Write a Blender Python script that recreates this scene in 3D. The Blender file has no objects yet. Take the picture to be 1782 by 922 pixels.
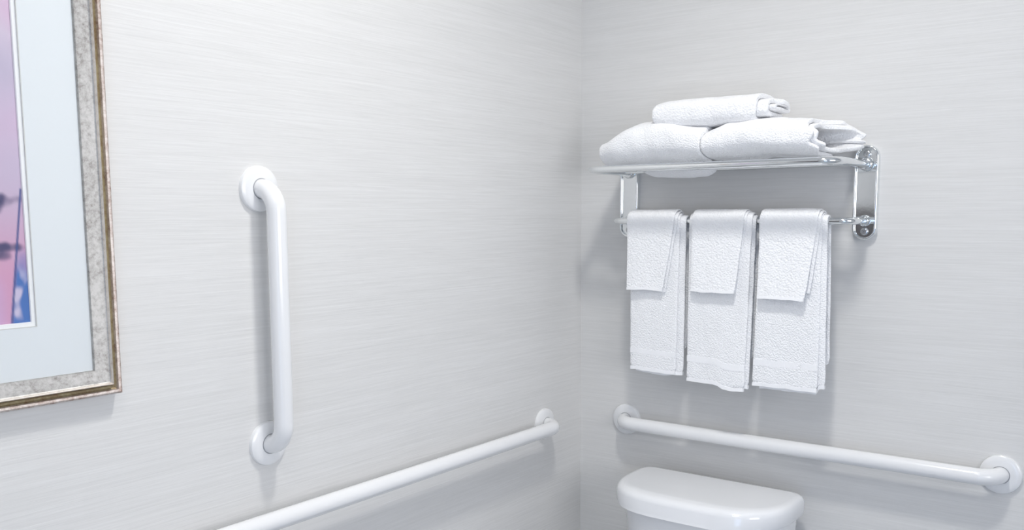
import bpy, bmesh, math, random
from mathutils import Vector, Matrix, noise
random.seed(7)
C = bpy.context.scene.collection
sc = bpy.context.scene
PI = math.pi

# ------------------------------------------------------------------ camera
F_PX, PPY = 1589.25, 559.29          # focal length and principal row for a 1782x922 frame (cropped photograph)
yaw, pit, roll = 0.64635, 0.11696, -0.00544
fw = Vector((-math.sin(yaw)*math.cos(pit), math.cos(yaw)*math.cos(pit), -math.sin(pit)))
r0 = Vector((math.cos(yaw), math.sin(yaw), 0)); u0 = r0.cross(fw)
rt = math.cos(roll)*r0 + math.sin(roll)*u0; up = -math.sin(roll)*r0 + math.cos(roll)*u0
cd = bpy.data.cameras.new('camera'); cam = bpy.data.objects.new('camera', cd); C.objects.link(cam)
m = Matrix((rt, up, -fw)).transposed().to_4x4(); m.translation = Vector((1.33432, -2.07949, 1.36445))
cam.matrix_world = m
cd.sensor_width = 36; cd.lens = F_PX/1782*36; cd.shift_y = (PPY-461)/1782; cd.clip_start = .02
sc.camera = cam

# ------------------------------------------------------------------ light, exposure
w = bpy.data.worlds.new('world'); sc.world = w; w.use_nodes = True
w.node_tree.nodes['Background'].inputs[0].default_value = (.72, .82, 1, 1)
w.node_tree.nodes['Background'].inputs[1].default_value = 1.0
sc.view_settings.view_transform = 'Standard'; sc.view_settings.look = 'None'
sc.view_settings.gamma = 1; sc.view_settings.use_curve_mapping = False
sc.view_settings.exposure = -0.04

def area(name, loc, target, size, power, col, size_y=None):
    l = bpy.data.lights.new(name, 'AREA'); l.energy = power; l.color = col; l.size = size
    if size_y: l.shape = 'RECTANGLE'; l.size_y = size_y
    else: l.shape = 'DISK'
    o = bpy.data.objects.new(name, l); C.objects.link(o); o.location = loc
    o.rotation_euler = (Vector(target)-Vector(loc)).to_track_quat('-Z', 'Y').to_euler()
    return o
LAMP = (.82, -1.02, 2.66)
area('ceiling_light', (LAMP[0], LAMP[1], 2.62), (LAMP[0], LAMP[1], 0), .2, 12.0, (1, .985, .95)).data.spread = math.radians(140)
area('added_ceiling_fill', (1.15, -2.1, 2.62), (1.15, -2.1, 0), .5, 2, (.98, .99, 1))  # weak fill for the added second lamp
area('added_doorway_fill', (1.9, -3.7, .75), (.7, -.3, .6), 1.0, 9, (.40, .62, 1), 1.3)  # added low blue fill, shining in through the made-up doorway

area('added_window_fill', (2.95, -1.65, 1.55), (0, -1.0, 1.2), 1.5, 28, (1, .985, .99), 1.1)  # added fill outside a made-up wall opening, brightens the left wall

# ------------------------------------------------------------------ materials
def mat(name, col, rough=.5, metal=0, **k):
    m = bpy.data.materials.new(name); m.use_nodes = True
    b = m.node_tree.nodes['Principled BSDF']
    b.inputs['Base Color'].default_value = (*col, 1); b.inputs['Roughness'].default_value = rough
    b.inputs['Metallic'].default_value = metal
    for a, v in k.items(): b.inputs[a.replace('_', ' ')].default_value = v
    return m
def nd(m, t, **k):
    n = m.node_tree.nodes.new(t)
    for a, v in k.items(): setattr(n, a, v)
    return n
def ln(m, a, b): m.node_tree.links.new(a, b)
def bsdf(m): return m.node_tree.nodes['Principled BSDF']
def coords(m, scale):
    t = nd(m, 'ShaderNodeTexCoord'); mp = nd(m, 'ShaderNodeMapping'); mp.inputs['Scale'].default_value = scale
    ln(m, t.outputs['Object'], mp.inputs['Vector']); return mp.outputs['Vector']
def noise_tex(m, vec, scale, detail=3, rough=.5, dist=0):
    n = nd(m, 'ShaderNodeTexNoise'); n.inputs['Scale'].default_value = scale
    n.inputs['Detail'].default_value = detail; n.inputs['Roughness'].default_value = rough
    n.inputs['Distortion'].default_value = dist
    ln(m, vec, n.inputs['Vector']); return n.outputs['Fac']
def ramp(m, fac, stops):
    r = nd(m, 'ShaderNodeValToRGB'); e = r.color_ramp.elements
    while len(e) < len(stops): e.new(.5)
    for i, (p, c) in enumerate(stops): e[i].position = p; e[i].color = (*c, 1)
    ln(m, fac, r.inputs['Fac']); return r.outputs['Color']
def bump(m, h, strength, dist):
    b = nd(m, 'ShaderNodeBump'); b.inputs['Strength'].default_value = strength; b.inputs['Distance'].default_value = dist
    ln(m, h, b.inputs['Height']); ln(m, b.outputs['Normal'], bsdf(m).inputs['Normal'])
def mathn(m, op, a, b):
    n = nd(m, 'ShaderNodeMath', operation=op)
    for i, v in enumerate((a, b)):
        if isinstance(v, (int, float)): n.inputs[i].default_value = v
        else: ln(m, v, n.inputs[i])
    return n.outputs[0]

# horizontally strung wallpaper
wp = mat('strung_wallpaper', (.7, .7, .69), .62)
c1 = coords(wp, (7, 7, 190)); n1 = noise_tex(wp, c1, 1.0, 3, .6, .35)
c2 = coords(wp, (1.6, 1.6, 420)); n2 = noise_tex(wp, c2, 1.0, 2, .5, .1)
c3 = coords(wp, (1.2, 1.2, 38)); n3 = noise_tex(wp, c3, 1.0, 2, .5, .5)
hh = mathn(wp, 'ADD', mathn(wp, 'MULTIPLY', n1, .6), mathn(wp, 'ADD', mathn(wp, 'MULTIPLY', n2, .25), mathn(wp, 'MULTIPLY', n3, .3)))
ln(wp, ramp(wp, hh, [(.36, (.665, .662, .652)), (.56, (.705, .70, .69)), (.76, (.742, .738, .73))]), bsdf(wp).inputs['Base Color'])
bump(wp, hh, .35, .0016)

enamel = mat('white_enamel', (.82, .825, .835), .22, Coat_Weight=.4, Coat_Roughness=.12)
nh = noise_tex(enamel, coords(enamel, (1, 1, 1)), 14, 1); bump(enamel, nh, .05, .001)
porc = mat('vitreous_china', (.85, .86, .88), .12, Coat_Weight=.6, Coat_Roughness=.05)
seam_m = mat('matte_grey', (.35, .36, .38), .7)  # grey of the joint rings and screw slots
chrome = mat('polished_chrome', (.84, .86, .87), .08, 1)
nh = noise_tex(chrome, coords(chrome, (1, 1, 1)), 60, 2); bump(chrome, nh, .04, .001)
chrome2 = mat('brushed_chrome', (.62, .63, .64), .2, 1)
nh = noise_tex(chrome2, coords(chrome2, (3, 3, 90)), 4, 2); bump(chrome2, nh, .06, .001)

def terry(name, cell, st, col=(.925, .93, .945)):
    m = mat(name, col, .92, Sheen_Weight=.35, Sheen_Roughness=.6)
    v = nd(m, 'ShaderNodeTexVoronoi'); v.inputs['Scale'].default_value = cell
    ln(m, coords(m, (1, 1, 1)), v.inputs['Vector'])
    f = noise_tex(m, coords(m, (1, 1, 1)), 420, 2, .7)
    h = mathn(m, 'ADD', mathn(m, 'MULTIPLY', v.outputs['Distance'], -1.0), mathn(m, 'MULTIPLY', f, .35))
    bump(m, h, st, .0018)
    return m
terry_m = terry('terry_cotton', 300, .8)
waffle_m = terry('dimpled_terry', 240, .85)
hem_m = mat('woven_hem', (.93, .935, .95), .85)
nh = noise_tex(hem_m, coords(hem_m, (700, 700, 120)), 1, 2); bump(hem_m, nh, .4, .0012)

# mottled silver leaf over red and gold
def leafm(name, a, b, c, metal, rough):
    m = mat(name, a, rough, metal)
    n = noise_tex(m, coords(m, (90, 60, 60)), 2.2, 6, .75)
    n2_ = noise_tex(m, coords(m, (20, 8, 8)), 2.0, 4, .6)
    f = mathn(m, 'ADD', mathn(m, 'MULTIPLY', n, .65), mathn(m, 'MULTIPLY', n2_, .35))
    ln(m, ramp(m, f, [(.36, c), (.47, b), (.58, a)]), bsdf(m).inputs['Base Color'])
    bump(m, n, .2, .0006)
    return m
silver = leafm('worn_silver_leaf', (.47, .46, .445), (.36, .35, .335), (.20, .185, .17), .4, .42)
bright = leafm('polished_silver_edge', (.86, .80, .74), (.74, .68, .62), (.55, .45, .38), .6, .28)
gold = leafm('dark_gold_groove', (.40, .34, .21), (.30, .24, .14), (.2, .11, .06), .5, .42)
lip_m = leafm('rubbed_reddish_silver', (.68, .62, .58), (.5, .42, .38), (.25, .14, .1), .5, .4)
matb = mat('mat_board', (.80, .825, .845), .8)
nh = noise_tex(matb, coords(matb, (1, 1, 1)), 300, 2); bump(matb, nh, .1, .0005)
mat_edge = mat('mat_core', (.93, .93, .93), .8)
line_m = mat('grey_mat_line', (.66, .66, .64), .8)
dark_m = mat('frame_backing', (.2, .18, .16), .8)

glass = bpy.data.materials.new('picture_glass'); glass.use_nodes = True
gt = glass.node_tree; gt.nodes.remove(gt.nodes['Principled BSDF'])
lw = gt.nodes.new('ShaderNodeLayerWeight'); lw.inputs[0].default_value = .5
pw = gt.nodes.new('ShaderNodeMath'); pw.operation = 'POWER'; pw.inputs[1].default_value = 5; gt.links.new(lw.outputs['Facing'], pw.inputs[0])
fr = gt.nodes.new('ShaderNodeMath'); fr.operation = 'MULTIPLY_ADD'; fr.inputs[1].default_value = .9; fr.inputs[2].default_value = .03; gt.links.new(pw.outputs[0], fr.inputs[0])
tr = gt.nodes.new('ShaderNodeBsdfTransparent'); tr.inputs[0].default_value = (.985, .99, .99, 1)
gl = gt.nodes.new('ShaderNodeBsdfGlossy'); gl.inputs['Roughness'].default_value = .03
mx = gt.nodes.new('ShaderNodeMixShader')
gt.links.new(fr.outputs[0], mx.inputs[0]); gt.links.new(tr.outputs[0], mx.inputs[1]); gt.links.new(gl.outputs[0], mx.inputs[2])
gt.links.new(mx.outputs[0], gt.nodes['Material Output'].inputs[0])

def plain(name, col, rough, ns, bs):
    m = mat(name, col, rough); h = noise_tex(m, coords(m, (1, 1, 1)), ns, 3); bump(m, h, bs, .002)
    ln(m, ramp(m, h, [(.3, tuple(v*.96 for v in col)), (.7, tuple(min(1, v*1.03) for v in col))]), bsdf(m).inputs['Base Color']); return m
ceil_m = plain('ceiling_paint', (.86, .86, .86), .8, 60, .1)
far_m = plain('far_wall_paint', (.74, .75, .76), .7, 40, .1)
tile_m = plain('floor_tile', (.40, .43, .47), .35, 12, .05)
grout_m = plain('grout', (.4, .39, .37), .9, 200, .1)
trim_m = plain('trim_paint', (.84, .84, .84), .4, 30, .03)
lampg = mat('lamp_diffuser', (.9, .9, .9), .4, Emission_Color=(1, .98, .95, 1), Emission_Strength=6)

# ------------------------------------------------------------------ helpers
def smooth(bm, angle=35):
    for f in bm.faces: f.smooth = True
    for e in bm.edges:
        if len(e.link_faces) == 2 and e.calc_face_angle(0) > math.radians(angle): e.smooth = False
def obj(name, bm, m, parent=None, angle=35, sub=0):
    bmesh.ops.recalc_face_normals(bm, faces=bm.faces[:])
    smooth(bm, angle)
    me = bpy.data.meshes.new(name); bm.to_mesh(me); bm.free()
    me.materials.append(m)
    o = bpy.data.objects.new(name, me); C.objects.link(o)
    if parent: o.parent = parent
    if sub:
        s = o.modifiers.new('subdivision', 'SUBSURF'); s.levels = sub; s.render_levels = sub
    return o
def thing(name, label, cat, loc, group=None):
    o = bpy.data.objects.new(name, None); C.objects.link(o); o.location = loc
    o['label'] = label; o['category'] = cat
    if group: o['group'] = group
    return o
def keep(parent, *objs):
    """meshes are modelled in world coordinates: move their vertices into the thing's own space"""
    for o in objs:
        o.data.transform(Matrix.Translation(-parent.location))
def box(bm, a, b, bev=0, seg=2):
    vs = bmesh.ops.create_cube(bm, size=1)['verts']
    for v in vs: v.co = Vector([a[i]+(b[i]-a[i])*(v.co[i]+.5) for i in range(3)])
    if bev:
        es = list({e for v in vs for e in v.link_edges})
        bmesh.ops.bevel(bm, geom=es, offset=bev, segments=seg, affect='EDGES', profile=.5)
def rings(bm, rs, closed_ring=True, cap=True):
    vr = [[bm.verts.new(p) for p in r] for r in rs]
    n = len(vr[0])
    for a, b in zip(vr, vr[1:]):
        for i in range(n if closed_ring else n-1):
            j = (i+1) % n
            bm.faces.new((a[i], a[j], b[j], b[i]))
    if cap and closed_ring:
        bm.faces.new(vr[0]); bm.faces.new(vr[-1])
    return vr
def bendpath(pts, rad, n=12):
    pts = [Vector(p) for p in pts]; out = [pts[0]]
    for a, b, c in zip(pts, pts[1:], pts[2:]):
        d1 = (a-b).normalized(); d2 = (c-b).normalized(); ang = d1.angle(d2); t = rad/math.tan(ang/2)
        p1 = b+d1*t; cen = b+(d1+d2).normalized()*(rad/math.sin(ang/2))
        v1 = p1-cen; v2 = (b+d2*t)-cen
        for k in range(n+1):
            out.append(cen + v1.normalized().slerp(v2.normalized(), k/n)*rad)
    out.append(pts[-1]); return out
def tube(bm, path, r, n=24, flat=1.0):
    t0 = (path[1]-path[0]).normalized()
    nrm = Vector((0, 0, 1)) if abs(t0.z) < .9 else Vector((1, 0, 0))
    nrm = (nrm - t0*nrm.dot(t0)).normalized(); rs = []
    for i, p in enumerate(path):
        t = (path[min(i+1, len(path)-1)]-path[max(i-1, 0)]).normalized()
        nrm = (nrm - t*nrm.dot(t)).normalized(); bi = t.cross(nrm)
        rs.append([p + (nrm*math.cos(a)*flat+bi*math.sin(a))*r for a in [2*PI*k/n for k in range(n)]])
    rings(bm, rs)
def lathe(bm, o, ax, prof, n=48):
    """prof = (radius, distance along ax) pairs"""
    ax = Vector(ax).normalized(); a = ax.orthogonal().normalized(); b = ax.cross(a)
    rs = [[Vector(o)+ax*h+(a*math.cos(2*PI*k/n)+b*math.sin(2*PI*k/n))*max(r, 1e-5) for k in range(n)] for r, h in prof]
    rings(bm, rs)
def lerp(a, b, t): return a+(b-a)*t
def sstep(a, b, x):
    t = max(0, min(1, (x-a)/(b-a))); return t*t*(3-2*t)

# ------------------------------------------------------------------ the room
X1, Y1, H = 2.45, -3.1, 2.66
def struct(name, bm, m, parent=None):
    o = obj(name, bm, m, parent); o['kind'] = 'structure'; return o
bm = bmesh.new(); box(bm, (-.1, Y1-.1, 0), (0, .1, H)); struct('wall_left', bm, wp)
bm = bmesh.new(); box(bm, (0, 0, 0), (X1, .1, H)); struct('wall_back', bm, wp)
WY0, WY1, WZ0, WZ1 = -2.4, -.95, .95, 2.1  # unseen opening added to this wall for the side fill
bm = bmesh.new()
box(bm, (X1, Y1-.1, 0), (X1+.1, WY0, H)); box(bm, (X1, WY1, 0), (X1+.1, .1, H))
box(bm, (X1, WY0, 0), (X1+.1, WY1, WZ0)); box(bm, (X1, WY0, WZ1), (X1+.1, WY1, H)); struct('wall_right', bm, far_m)
bm = bmesh.new()
box(bm, (X1+.03, WY0, WZ0), (X1+.08, WY1, WZ0+.05), .004); box(bm, (X1+.03, WY0, WZ1-.05), (X1+.08, WY1, WZ1), .004)
for y in (WY0, (WY0+WY1)/2-.025, WY1-.05): box(bm, (X1+.03, y, WZ0+.05), (X1+.08, y+.05, WZ1-.05), .004)
struct('added_window_1', bm, trim_m)  # frame and bars of the added opening
bm = bmesh.new()
box(bm, (0, Y1-.1, 0), (1.45, Y1, H)); box(bm, (2.35, Y1-.1, 0), (X1, Y1, H)); box(bm, (1.45, Y1-.1, 2.05), (2.35, Y1, H))  # doorway gap added behind the camera to let blue fill in
struct('wall_front', bm, far_m)
bm = bmesh.new(); box(bm, (-.1, Y1-.1, H), (X1+.1, .1, H+.1)); struct('ceiling', bm, ceil_m)
bm = bmesh.new(); box(bm, (-.1, -4.2, -.06), (X1+.1, .1, -.003)); fl = struct('floor', bm, grout_m)
tmesh = None
for i in range(6):
    for j in range(7):
        if tmesh is None:
            bm = bmesh.new(); box(bm, (.002, -.448, -.004), (.448, -.002, 0), .0015, 1)
            o = obj('tile', bm, tile_m, fl); tmesh = o.data
        else:
            if i*.45 > X1-.4: continue
            o = bpy.data.objects.new('tile', tmesh); C.objects.link(o); o.parent = fl
        o.location = (.05+i*.45 if i*.45+.05+.45 < X1 else X1-.45, -.02-j*.45, 0)
bm = bmesh.new(); box(bm, (1.39, Y1-.11, 0), (1.45, Y1+.015, 2.11), .003); box(bm, (2.35, Y1-.11, 0), (2.41, Y1+.015, 2.11), .003)
box(bm, (1.39, Y1-.11, 2.05), (2.41, Y1+.015, 2.11), .003); struct('added_trim_1', bm, trim_m)  # casing around the added doorway
bm = bmesh.new(); box(bm, (0, Y1, .1), (.02, -2.15, 1.38), .004); struct('added_trim_2', bm, mat('added_dark_panel', (.06, .05, .05), .4))  # dark panel added out of view for the chrome plate to reflect
bm = bmesh.new(); box(bm, (0, Y1, 0), (.012, 0, .1), .003); struct('baseboard_left', bm, trim_m)
bm = bmesh.new(); box(bm, (.012, -.012, 0), (X1, 0, .1), .003); struct('baseboard_back', bm, trim_m)

# ------------------------------------------------------------------ ceiling lamps out of view: first placed from the shadows, second added as fill
for k, (x, y, r, lab) in enumerate(((LAMP[0], LAMP[1], .15, 'round white flush ceiling lamp above the toilet corner'),
                                    (1.15, -2.1, .27, 'wide round white lamp added as fill above the middle of the room'))):
    t = thing('ceiling_lamp', lab, 'lamp', (x, y, H))
    bm = bmesh.new(); lathe(bm, (x, y, H), (0, 0, -1), [(0, 0), (r, 0), (r, .03), (r-.004, .034), (r-.015, .034), (r-.015, .02), (0, .02)]); a = obj('rim', bm, enamel, t)
    bm = bmesh.new(); lathe(bm, (x, y, H-.02), (0, 0, -1), [(0, 0), (r-.017, 0), (r-.017, .008), (0, .012)]); b = obj('diffuser', bm, lampg, t)
    keep(t, a, b)

# ------------------------------------------------------------------ grab bars
FL = [(0, 0), (.0405, 0), (.0405, .003), (.0395, .0065), (.037, .0085), (.030, .0098), (.0215, .0105), (0, .0105)]
def grab_bar(label, A, B, nrm, so=.048, r=.0172):
    A, B, nrm = Vector(A), Vector(B), Vector(nrm)
    t = thing('grab_bar', label, 'grab bar', A)
    bm = bmesh.new()
    tube(bm, bendpath([A+nrm*.006, A+nrm*so, B+nrm*so, B+nrm*.006], .040, 14), r, 32)
    parts = [obj('bar', bm, enamel, t)]
    for P in (A, B):
        bm = bmesh.new(); lathe(bm, P, nrm, FL, 64); f = obj('flange', bm, enamel, t)
        bm = bmesh.new(); lathe(bm, P, nrm, [(r+.0002, .0095), (r+.0014, .0095), (r+.0014, .0109), (r+.0002, .0109)], 48)
        g = obj('joint_ring', bm, seam_m, f); keep(t, g)
        parts.append(f)
    keep(t, *parts)
    return t
grab_bar('short white grab bar mounted upright on the wall between picture and corner', (0, -1.0513, .954), (0, -1.0513, 1.411), (1, 0, 0))
grab_bar('long white grab bar low on the left wall, below the upright bar', (0, -.1765, .8244), (0, -1.3957, .8244), (1, 0, 0))
grab_bar('long white grab bar on the right wall above the toilet tank', (.1468, 0, .8244), (1.0323, 0, .8244), (0, -1, 0))

# ------------------------------------------------------------------ towel rack
PX0, PX1 = .152, .7405
ZS, ZB, YS, YB = 1.468, 1.346, -.21, -.09
rack = thing('towel_rack', 'chrome wall rack with a towel shelf above and a towel bar below', 'towel rack', (.446, 0, 1.4065))
def stadium(cx, z0, z1, hw, y, off, n=14):
    r = hw-off; out = []
    for k in range(n+1):
        a = PI*k/n; out.append(Vector((cx+r*math.cos(a), y, z1-hw+r*math.sin(a))))
    for k in range(n+1):
        a = PI+PI*k/n; out.append(Vector((cx+r*math.cos(a), y, z0+hw+r*math.sin(a))))
    return out
for cx in (PX0, PX1):
    bm = bmesh.new()
    rings(bm, [stadium(cx, 1.3035, 1.5095, .0262, y, o) for y, o in ((0, 0), (-.0105, 0), (-.013, .0006), (-.0145, .002), (-.0145, .0042), (-.0135, .0055), (-.0085, .0065), (-.0085, .0075))])
    pl = obj('wall_plate', bm, chrome, rack, 50)
    for z in (1.4895, 1.3225):
        bm = bmesh.new(); lathe(bm, (cx, -.0085, z), (0, -1, 0), [(0, 0), (.0088, 0), (.0086, .0014), (.0075, .0026), (.005, .0032), (.0048, .0018), (0, .0018)], 32)
        s = obj('screw', bm, chrome2, pl); keep(rack, s)
        bm = bmesh.new()
        for a in (.5, .5+PI/2):
            vs = len(bm.verts); box(bm, (-.0042, -.0009, -.0006), (.0042, 0, .0006))
            bm.verts.ensure_lookup_table()
            for v in bm.verts[vs:]: v.co = Matrix.Rotation(a, 3, 'Y') @ v.co + Vector((cx, -.0103, z))
        s = obj('screw_slot', bm, seam_m, pl); keep(rack, s)
    keep(rack, pl)
    for z, r1 in ((ZS, .0155), (ZB, .0125)):
        bm = bmesh.new(); lathe(bm, (cx, -.0085, z), (0, -1, 0), [(0, 0), (r1, 0), (r1, .004), (r1-.002, .009), (r1-.005, .011), (0, .011)], 32)
        c = obj('collar', bm, chrome, rack); keep(rack, c)
def flat_path_tube(pts, rad, rr, flat, name, m=chrome):
    bm = bmesh.new(); tube(bm, bendpath(pts, rad, 16), rr, 28, flat); o = obj(name, bm, m, rack, 60); keep(rack, o); return o
flat_path_tube([(PX0, -.012, ZS), (PX0, YS, ZS), (PX1, YS, ZS), (PX1, -.012, ZS)], .036, .0108, .80, 'shelf_frame')
flat_path_tube([(PX0, -.012, ZB), (PX0, YB, ZB), (PX1, YB, ZB), (PX1, -.012, ZB)], .028, .0086, .92, 'towel_bar')
for y in (-.045, -.158):
    bm = bmesh.new(); tube(bm, [Vector((PX0+.003, y, ZS)), Vector((PX1-.003, y, ZS))], .0048, 20); o = obj('shelf_rail', bm, chrome, rack); keep(rack, o)

# ------------------------------------------------------------------ hanging towels
def sheet(bm, rc, t, xl, xr, zbf, zbb, ns=46, nw=26, seed=0, flare=.004, amp=.0014, yb=YB, zb=ZB, s0=0., s1=1., dz=0):
    """a folded cloth hung over the bar; rc radius of its mid surface, t thickness; xl/xr(h) edges with h=0 hem..1 bar; zbf(u) hem height"""
    R = []
    path = []
    nf = int(ns*.6); nb = int(ns*.28); na = 12
    for i in range(nf): path.append(('f', i/nf))
    for i in range(na+1): path.append(('a', i/na))
    for i in range(1, nb+1): path.append(('b', i/nb))
    k0 = int(s0*len(path)); k1 = max(k0+2, int(s1*len(path)))
    for kind, q in path[k0:k1] if s1 < 1 else path[k0:]:
        ring = []
        h = q if kind == 'f' else (1 if kind == 'a' else 1-q)
        hw = (xr(h)-xl(h))/2; cx = (xr(h)+xl(h))/2
        npts = nw*2
        for k in range(npts):
            # rounded-edged flat section
            half = k < nw; u = (k+.5)/nw if half else (npts-k-.5)/nw
            side = 1 if half else -1
            e = 1-abs(2*u-1)**14
            a = side*t/2*math.sqrt(max(e, .02))
            x = cx+hw*(2*u-1)*1.0
            if kind == 'f':
                z = lerp(zbf(u), zb, q); fl = flare*(1-q)**1.5
                p = Vector((x, yb-rc-a-fl, z)); nn = Vector((0, -1, 0))
            elif kind == 'a':
                an = PI*q; nn = Vector((0, -math.cos(an), math.sin(an))); p = Vector((x, yb, zb))+nn*(rc+a)
            else:
                z = lerp(zb, zbb(u), q)
                p = Vector((x, min(yb+rc+a, -.012+a), z)); nn = Vector((0, 1, 0))
            w1 = noise.noise(Vector((x*14+seed*7, z_(p)*5, seed*3.1)))*amp*2.4*(1-.55*h)
            w2 = noise.noise(Vector((x*60+seed, z_(p)*60, seed*1.7)))*amp*.55
            p += nn*(w1 + w2*side)
            if kind == 'f': p.z += noise.noise(Vector((x*40, seed*5, 0)))*.0018*(1-q)
            edge = abs(2*u-1)**10
            p.x += noise.noise(Vector((seed*9+u*3, p.y*20, p.z*22)))*.0018*edge
            ring.append(p)
        R.append(ring)
    rings(bm, R)
def z_(p): return p.z
def hanging(name, label, cat, group, layers, hem, m, seed, band=None):
    """layers: list of (rc,t,xl,xr,zbf,zbb,flare); first one is the outer layer and carries the hem"""
    l0 = layers[0]
    t = thing(name, label, cat, ((l0[2](1)+l0[3](1))/2, YB, ZB), group)
    for i, (rc, th, xl, xr, zf, zb_, fl) in enumerate(layers):
        bm = bmesh.new(); sheet(bm, rc, th, xl, xr, zf, zb_, seed=seed+(0 if i == 0 else .35*i), flare=fl)
        o = obj('front_layer' if i == 0 else 'folded_layer', bm, m, t, 80, 1); keep(t, o)
        # hem: a slim stitched strip proud of the cloth along the lower edge
        bm = bmesh.new()
        def strip(z0, z1, extra):
            R = []; N = 24
            for k in range(N+1):
                u = .03+.94*k/N; ring = []
                for zz, side in ((z0, 1), (z1, 1), (z1, -1), (z0, -1)):
                    zb0 = zf(u); q = (zz)/(ZB-zb0); h = q
                    hw = (xr(h)-xl(h))/2; cx = (xr(h)+xl(h))/2; x = cx+hw*(2*u-1)
                    z = zb0+zz; p = Vector((x, YB-rc-side*(th/2+extra)-fl*(1-q)**1.5, z))
                    sd = seed+(0 if i == 0 else .35*i)
                    p.y -= noise.noise(Vector((x*14+sd*7, z*5, sd*3.1)))*.0016*2.4*(1-.55*h)
                    p.z += noise.noise(Vector((x*40, sd*5, 0)))*.0018*(1-q)
                    ring.append(p)
                R.append(ring)
            rings(bm, R)
        strip(-.0010, hem, .0004)
        o = obj('hem', bm, hem_m, t, 40); keep(t, o)
        if i == 0 and band:
            bm = bmesh.new(); strip(band[0], band[1], .0004); o = obj('woven_band', bm, hem_m, t, 40); keep(t, o)
    return t
L = lambda a, b: (lambda h: lerp(a, b, h))
K = lambda v: (lambda u: v)
G1, G2 = 'hand towels folded lengthwise over the towel bar', 'small washcloths hung over the hand towels'
hanging('hand_towel', 'long white hand towel hanging nearest the corner, shortest of the three', 'towel', G1,
        [(.0170, .0065, L(.2155, .207), L(.3440, .3480), lambda u: .9830-.004*u, K(1.06), .004),
         (.0112, .0060, L(.2250, .210), L(.3610, .3625), lambda u: .9800-.006*math.sin(u*PI), K(1.03), .001)], .007, terry_m, 1, (.040, .052))
hanging('hand_towel', 'middle long white hand towel, its lower right corner folded forward and hanging lower', 'towel', G1,
        [(.0170, .0065, L(.3685, .3660), L(.5190, .5270), lambda u: .9690-.004*u-.0085*sstep(.52, .66, u), K(1.05), .005),
         (.0112, .0060, L(.3700, .3670), L(.5275, .5345), lambda u: .9720-.008*u, K(1.02), .001)], .007, terry_m, 2, (.046, .060))
hanging('hand_towel', 'long white hand towel hanging nearest the right wall plate, widest of the three', 'towel', G1,
        [(.0170, .0065, L(.5310, .5390), L(.6870, .6840), lambda u: .9755-.001*u, K(1.04), .004),
         (.0112, .0060, L(.5450, .5420), L(.7010, .6940), lambda u: .9690+.014*sstep(.86, .9, u), K(1.02), .001)], .007, terry_m, 3, (.046, .060))
hanging('washcloth', 'small white washcloth over the long towel nearest the corner', 'washcloth', G2,
        [(.0262, .0042, L(.2110, .2045), L(.3120, .3380), lambda u: 1.180+.002*math.sin(u*PI), K(1.17), .010),
         (.0217, .0040, L(.2250, .2065), L(.3160, .3440), lambda u: 1.1775, K(1.16), .004)], .005, waffle_m, 4)
hanging('washcloth', 'small white washcloth over the middle long towel', 'washcloth', G2,
        [(.0262, .0042, L(.3820, .3770), L(.4960, .5100), lambda u: 1.185-.002*math.sin(u*PI), K(1.17), .011),
         (.0217, .0040, L(.3880, .3800), L(.4940, .5150), lambda u: 1.188-.004*math.sin(u*PI), K(1.16), .004)], .005, waffle_m, 5.3)
hanging('washcloth', 'small white washcloth over the rightmost long towel, an inner layer showing at its right edge', 'washcloth', G2,
        [(.0262, .0042, L(.5460, .5410), L(.6560, .6770), lambda u: 1.1755-.001*u, K(1.17), .013),
         (.0217, .0040, L(.5560, .5440), L(.6650, .6830), lambda u: 1.192, K(1.16), .004)], .005, waffle_m, 6.1)

# ------------------------------------------------------------------ folded towels on the shelf
def folded(name, label, x0, x1f, prof, turns, th, seed, m, ex=2.6, group='folded bath towels stacked on the rack shelf', sag=0, amp=.004, start=-.5):
    """flattened spiral of cloth extruded along x. prof(f)->(yc, zc, a, b) half sizes at fraction f along x; x1f(s,turn)->right end"""
    yc, zc, a, b = prof(.5)
    t = thing(name, label, 'towel', (x0+.12, yc, zc-b), group)
    NS, NX = int(46*turns), 34
    bm = bmesh.new()
    def pt(s, side, f):
        th0 = 2*PI*s*turns; turn = s*turns
        an = start*PI - th0
        x = lerp(x0, x1f(an, turn), f)
        fx = (x-x0)/.3
        yc, zc, a, b = prof(min(fx, 1.2))
        shr = turn*th*1.06
        aa = max(a-shr-(th if side < 0 else .0), .003); bb = max(b-shr*.98-(th if side < 0 else 0), .0012)
        c, sn = math.cos(an), math.sin(an)
        y = yc+aa*math.copysign(abs(c)**(2/ex), c); z = zc+bb*math.copysign(abs(sn)**(2/ex), sn)
        p = Vector((x, y, z))
        dz = noise.noise(Vector((x*11+seed, y*13, seed*2.3)))*amp*1.6
        lump = noise.noise(Vector((x*30+seed, y*30, z*30)))*amp*.7
        out = Vector((0, c, sn))
        p += out*lump*(1 if turn < 1 else .5); p.z += dz
        if sag and sn < 0 and turn < 1.0:
            p.z -= sag*max(0, math.cos((y+.10)*PI/.115))**.8*sstep(.15, .4, fx)*(1-sstep(.8, 1.05, fx)) if abs(y+.10) < .0575 else 0
        return p
    R = []
    for j in range(NX+1):
        f = j/NX
        ring = [pt(i/NS, 1, f) for i in range(NS+1)]+[pt(i/NS, -1, f) for i in range(NS, -1, -1)]
        R.append(ring)
    vr = rings(bm, R, cap=False)
    n = NS+1
    for ringv in (vr[0], vr[-1]):
        for i in range(NS): bm.faces.new((ringv[i], ringv[i+1], ringv[2*n-2-i], ringv[2*n-1-i]))
    o = obj('folded_cloth', bm, m, t, 80, 1); keep(t, o)
    return t
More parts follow.
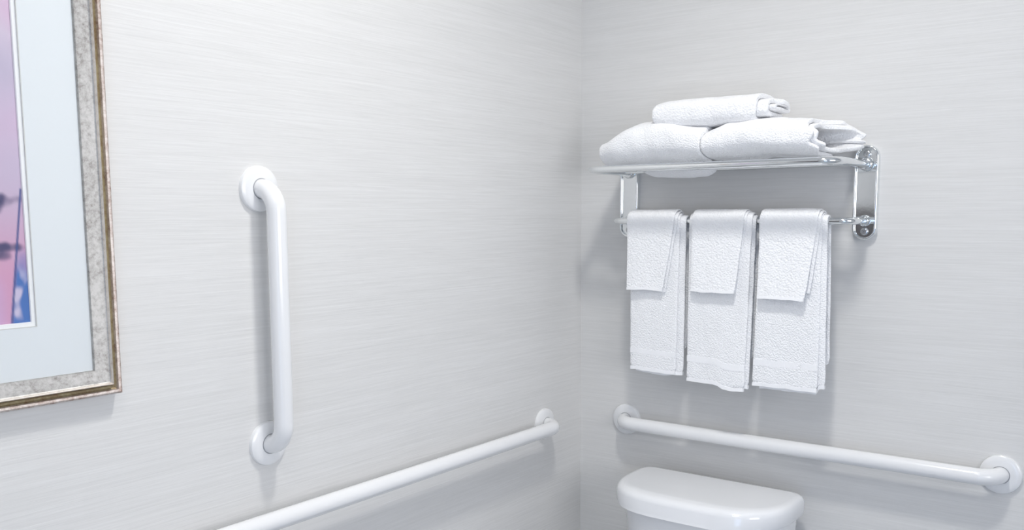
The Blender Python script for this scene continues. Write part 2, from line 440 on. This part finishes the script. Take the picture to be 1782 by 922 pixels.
def prL(f):
    g = sstep(-.02, .35, f); top = lerp(1.545, 1.585, g)-.024*sstep(.55, 1.0, f); bot = 1.4790
    a = lerp(.080, .100, sstep(-.05, .2, f))
    return (-.112, (top+bot)/2, a, (top-bot)/2)
folded('bath_towel', 'puffy folded white bath towel at the left end of the rack shelf', .170,
       lambda an, t: .442+.012*noise.noise(Vector((t*3, 1, 2))), prL, 2.2, .014, 3.3, terry_m, sag=.036)
def prR(f):
    g = sstep(-.05, .2, f); top = lerp(1.545, 1.568, g); bot = 1.4790
    return (-.112, (top+bot)/2, .100, (top-bot)/2)
def xR(an, t):
    s = math.sin(an)
    return (.684+.012*noise.noise(Vector((t*5, 4, 2)))+.010*noise.noise(Vector((an*3, 8, 1))) - .016*max(0, s) + .012*sstep(.85, 1.1, t) + .012*max(0, -s) + .044*sstep(-.1, .9, math.cos(an)) + .005*math.sin(an*7))
folded('bath_towel', 'folded white bath towel at the right end of the shelf with its layers splayed open', .440,
       xR, prR, 1.85, .0105, 8.1, terry_m, amp=.0045)
def prT(f):
    g = sstep(-.04, .12, f); top = lerp(1.618, 1.627, g); bot = lerp(1.560, 1.553, g)
    return (-.125, (top+bot)/2, .072, (top-bot)/2)
folded('bath_towel', 'rolled white bath towel resting on top of the two folded ones', .312,
       lambda an, t: .560+.010*noise.noise(Vector((t*4, 9, 2)))+.022*(t > .9)+.012*(t > 1.5), prT, 2.9, .0125, 5.7, waffle_m, ex=2.9, amp=.003)

# ------------------------------------------------------------------ framed picture
FY, FZ0, FZ1, FW = -1.3352, 1.0945, 1.8945, .60
fyl = FY-FW
pic = thing('framed_picture', 'matted pink and blue print in a mottled silver frame on the left wall', 'picture', (0, (FY+fyl)/2, FZ0))
def mould(prof, name, m):
    """prof: (inset from outer edge, height off wall)"""
    bm = bmesh.new(); cs = []
    for (sy, sz) in ((1, -1), (1, 1), (-1, 1), (-1, -1)):
        row = []
        for ins, hgt in prof:
            y = (FY-ins) if sy > 0 else (fyl+ins); z = (FZ0+ins) if sz < 0 else (FZ1-ins)
            row.append(bm.verts.new((hgt, y, z)))
        cs.append(row)
    n = len(prof)
    for k in range(4):
        a, b = cs[k], cs[(k+1) % 4]
        for i in range(n): bm.faces.new((a[i], a[(i+1) % n], b[(i+1) % n], b[i]))
    o = obj(name, bm, m, pic, 40); keep(pic, o); return o
mould([(0, .001), (0, .018), (.001, .0215), (.0035, .023), (.0065, .022), (.0078, .019), (.0078, .001)], 'outer_lip', lip_m)
mould([(.0078, .001), (.0078, .018), (.0095, .0165), (.0125, .0165), (.0150, .020), (.0150, .001)], 'groove', gold)
mould([(.0150, .001), (.0150, .0205), (.0158, .0255), (.0172, .027), (.0186, .0255), (.0194, .0235), (.0194, .001)], 'bead', bright)
mould([(.0194, .008), (.0194, .0235), (.0215, .0215), (.026, .0195), (.031, .0175), (.0355, .0155), (.0385, .0145), (.0395, .0125), (.0395, .008)], 'cove', silver)
def hollow(x0, x1, yo0, yo1, zo0, zo1, yi0, yi1, zi0, zi1, bevel=0):
    bm = bmesh.new()
    O = lambda x: [Vector((x, yo0, zo0)), Vector((x, yo1, zo0)), Vector((x, yo1, zo1)), Vector((x, yo0, zo1))]
    I = lambda x, g: [Vector((x, yi0-g, zi0-g)), Vector((x, yi1+g, zi0-g)), Vector((x, yi1+g, zi1+g)), Vector((x, yi0-g, zi1+g))]
    rs = [O(x0), O(x1), I(x1, bevel), I(x0, 0), O(x0)]
    rings(bm, rs, cap=False); bmesh.ops.remove_doubles(bm, verts=bm.verts, dist=1e-6); return bm
ins = .034
ay0, ay1, az0, az1 = fyl+.1245, FY-.1245, FZ0+.121, FZ1-.121     # opening in the mat
g = .0065
o = obj('mat_board', hollow(.0070, .0100, fyl+ins, FY-ins, FZ0+ins, FZ1-ins, ay0-g, ay1+g, az0-g, az1+g, .0004), matb, pic); keep(pic, o)
o = obj('grey_mat_edge', hollow(.0085, .01015, ay0-g-.0009, ay1+g+.0009, az0-g-.0009, az1+g+.0009, ay0-g+.0003, ay1+g-.0003, az0-g+.0003, az1+g-.0003, 0), line_m, pic); keep(pic, o)
o = obj('inner_mat', hollow(.0055, .0078, ay0-.02, ay1+.02, az0-.02, az1+.02, ay0, ay1, az0, az1, .0008), mat_edge, pic); keep(pic, o)
bm = bmesh.new(); box(bm, (.001, fyl+.02, FZ0+.02), (.0045, FY-.02, FZ1-.02)); o = obj('backing', bm, dark_m, pic); keep(pic, o)
bm = bmesh.new(); box(bm, (.0115, fyl+ins, FZ0+ins), (.0130, FY-ins, FZ1-ins)); o = obj('glazing', bm, glass, pic); keep(pic, o)
# the print: colours of the flat artwork on a fine grid
def art_col(y, z):
    """y: distance left of the opening's right edge, z: height above its lower edge (metres)"""
    n1 = noise.noise(Vector((y*9, z*9, 1.3))); n2 = noise.noise(Vector((y*30, z*30, 4.1))); n3 = noise.noise(Vector((y*90, z*60, 7)))
    top = Vector((.66, .57, .68)); mid = Vector((.62, .50, .65)); low = Vector((.68, .33, .50))
    c = top.lerp(mid, sstep(.45, .28, z)).lerp(low, sstep(.22, .05, z)*.9)
    c = c.lerp(Vector((.72, .42, .62)), max(0, n1)*1.2)
    c = c.lerp(Vector((.42, .42, .55)), max(0, -n1)*.9*sstep(.05, .3, z))
    # dark blurred blossoms
    for (by, bz, ry, rz, s) in ((.027, .170, .026, .011, 1), (.052, .160, .03, .012, 1), (.019, .108, .022, .009, 1), (.038, .096, .022, .010, .9), (.055, .112, .02, .01, .8), (.09, .20, .03, .02, .8), (.11, .12, .03, .02, .8), (.14, .25, .04, .02, .7)):
        d = ((y-by)/ry)**2+((z-bz)/rz)**2+n2*1.3+n3*.6
        c = c.lerp(Vector((.07, .06, .16)), s*(1-sstep(.15, 1.2, d)))
    # blue growth by the stem
    stem = lerp(.025, .001, min(1, z/.188))
    if z < .188:
        k = sstep(-.004, .004, stem-y)*sstep(.115, .055, z+n2*.04)
        c = c.lerp(Vector((.03, .16, .48)), k*.95)
        k2 = (1-sstep(.0035, .008, abs(y-.011+.012*noise.noise(Vector((z*22, 3, 3)))-.002)))*sstep(.115, .03, z)*sstep(0, .012, z)*(.5+n3*1.4)
        c = c.lerp(Vector((.62, .55, .72)), max(0, min(1, k2)))
        c = c.lerp(Vector((.05, .08, .26)), (1-sstep(.0007, .0024, abs(y-stem)))*.9)
    k = sstep(.02, .05, y)*sstep(.06, .02, z-y*.6)
    c = c.lerp(Vector((.60, .42, .68)), k*.7)
    return [max(.01, min(1, v)) for v in c]
bm = bmesh.new(); cl = bm.loops.layers.float_color.new('print')
NY, NZ = 130, 210; yA, yB, zA, zB = ay1+.004, ay0-.004, az0-.004, az1+.004
grid = [[bm.verts.new((.0050, lerp(yA, yB, (i/NY)**1.6), lerp(zA, zB, (j/NZ)**1.3))) for j in range(NZ+1)] for i in range(NY+1)]
for i in range(NY):
    for j in range(NZ):
        f = bm.faces.new((grid[i][j], grid[i+1][j], grid[i+1][j+1], grid[i][j+1]))
        for lp in f.loops: lp[cl] = (*art_col(ay1-lp.vert.co.y, lp.vert.co.z-az0), 1)
art_m = mat('printed_paper', (.6, .5, .6), .55)
at = nd(art_m, 'ShaderNodeVertexColor'); at.layer_name = 'print'; ln(art_m, at.outputs[0], bsdf(art_m).inputs['Base Color'])
o = obj('print', bm, art_m, pic); keep(pic, o)

# ------------------------------------------------------------------ toilet
toi = thing('toilet', 'white china toilet below the right wall bar, its bow-fronted tank lid showing', 'toilet', (.435, -.35, 0))
TX = .4335
def dshape(hw, yb, yf, bow, z, rc=.03, n=20):
    """flat back, bowed front with rounded corners"""
    out = []
    # back edge left->right
    for k in range(7):
        a = PI-.5*PI*k/6+0
        out.append(Vector((TX-hw+rc+rc*math.cos(a), yb-rc+rc*math.sin(a), z)))
    for k in range(7):
        a = PI/2-.5*PI*k/6
        out.append(Vector((TX+hw-rc+rc*math.cos(a), yb-rc+rc*math.sin(a), z)))
    for k in range(n+1):
        a = PI*k/n; c = math.cos(a); s = math.sin(a)
        x = TX+hw*math.copysign(abs(c)**.55, c); y = yf-bow*(abs(s)**.9)
        # keep sides until yf
        out.append(Vector((x, y, z)))
    return out
LZ = .722; YBK, YF, BOW = -.035, -.125, .150
bm = bmesh.new()
prof = [(.006, .640, .012), (.0, .682, .004), (0, .682, 0), (0, .706, 0), (-.0015, .7135, -.001), (-.005, .7185, -.003), (-.010, .7212, -.006), (-.018, .722, -.012)]
lid = [dshape(.2130+d, YBK+(d if d < 0 else 0), YF-(d if d > -.05 else d*.5), BOW+(d if d<0 else 0), z) for d, z, _ in prof[2:]]
base = dshape(.2130-.004, YBK-.004, YF, BOW+.002, .675)
rings(bm, [base]+lid); lidp = obj('tank_lid', bm, porc, toi, 50); keep(toi, lidp)
bm = bmesh.new()
rings(bm, [dshape(h_, YBK-.008, y_, b_, z) for h_, y_, b_, z in ((.165, -.10, .09, .385), (.172, -.105, .10, .40), (.190, -.115, .118, .55), (.1985, -.12, .126, .66), (.1995, -.12, .128, .6825))])
o = obj('tank', bm, porc, toi, 50); keep(toi, o)
def oval(cy, a, bf, bb, z, n=48):
    return [Vector((TX+a*math.cos(2*PI*k/n), cy+(bb if math.sin(2*PI*k/n) > 0 else bf)*math.sin(2*PI*k/n), z)) for k in range(n)]
bm = bmesh.new()
rings(bm, [oval(-.42, .115, .17, .28, 0), oval(-.42, .11, .165, .28, .03), oval(-.42, .10, .15, .28, .16), oval(-.43, .13, .2, .28, .26), oval(-.44, .175, .26, .25, .36), oval(-.44, .182, .27, .26, .385), oval(-.44, .18, .268, .26, .395), oval(-.44, .13, .21, .15, .395), oval(-.44, .12, .2, .13, .34), oval(-.44, .05, .08, .06, .2)])
o = obj('bowl', bm, porc, toi, 50); keep(toi, o)
bm = bmesh.new()
rings(bm, [oval(-.44, .183, .272, .2, .397), oval(-.44, .187, .276, .204, .405), oval(-.44, .183, .272, .2, .413), oval(-.44, .125, .205, .14, .413), oval(-.44, .120, .2, .135, .405), oval(-.44, .125, .205, .14, .397), oval(-.44, .183, .272, .2, .397)], cap=False)
bmesh.ops.remove_doubles(bm, verts=bm.verts, dist=1e-6)
o = obj('seat', bm, enamel, toi, 50); keep(toi, o)
bm = bmesh.new(); rings(bm, [oval(-.44, .183, .272, .2, .415), oval(-.44, .187, .276, .204, .422), oval(-.44, .182, .27, .198, .430), oval(-.44, .13, .2, .15, .436)])
o = obj('seat_cover', bm, enamel, toi, 50); keep(toi, o)
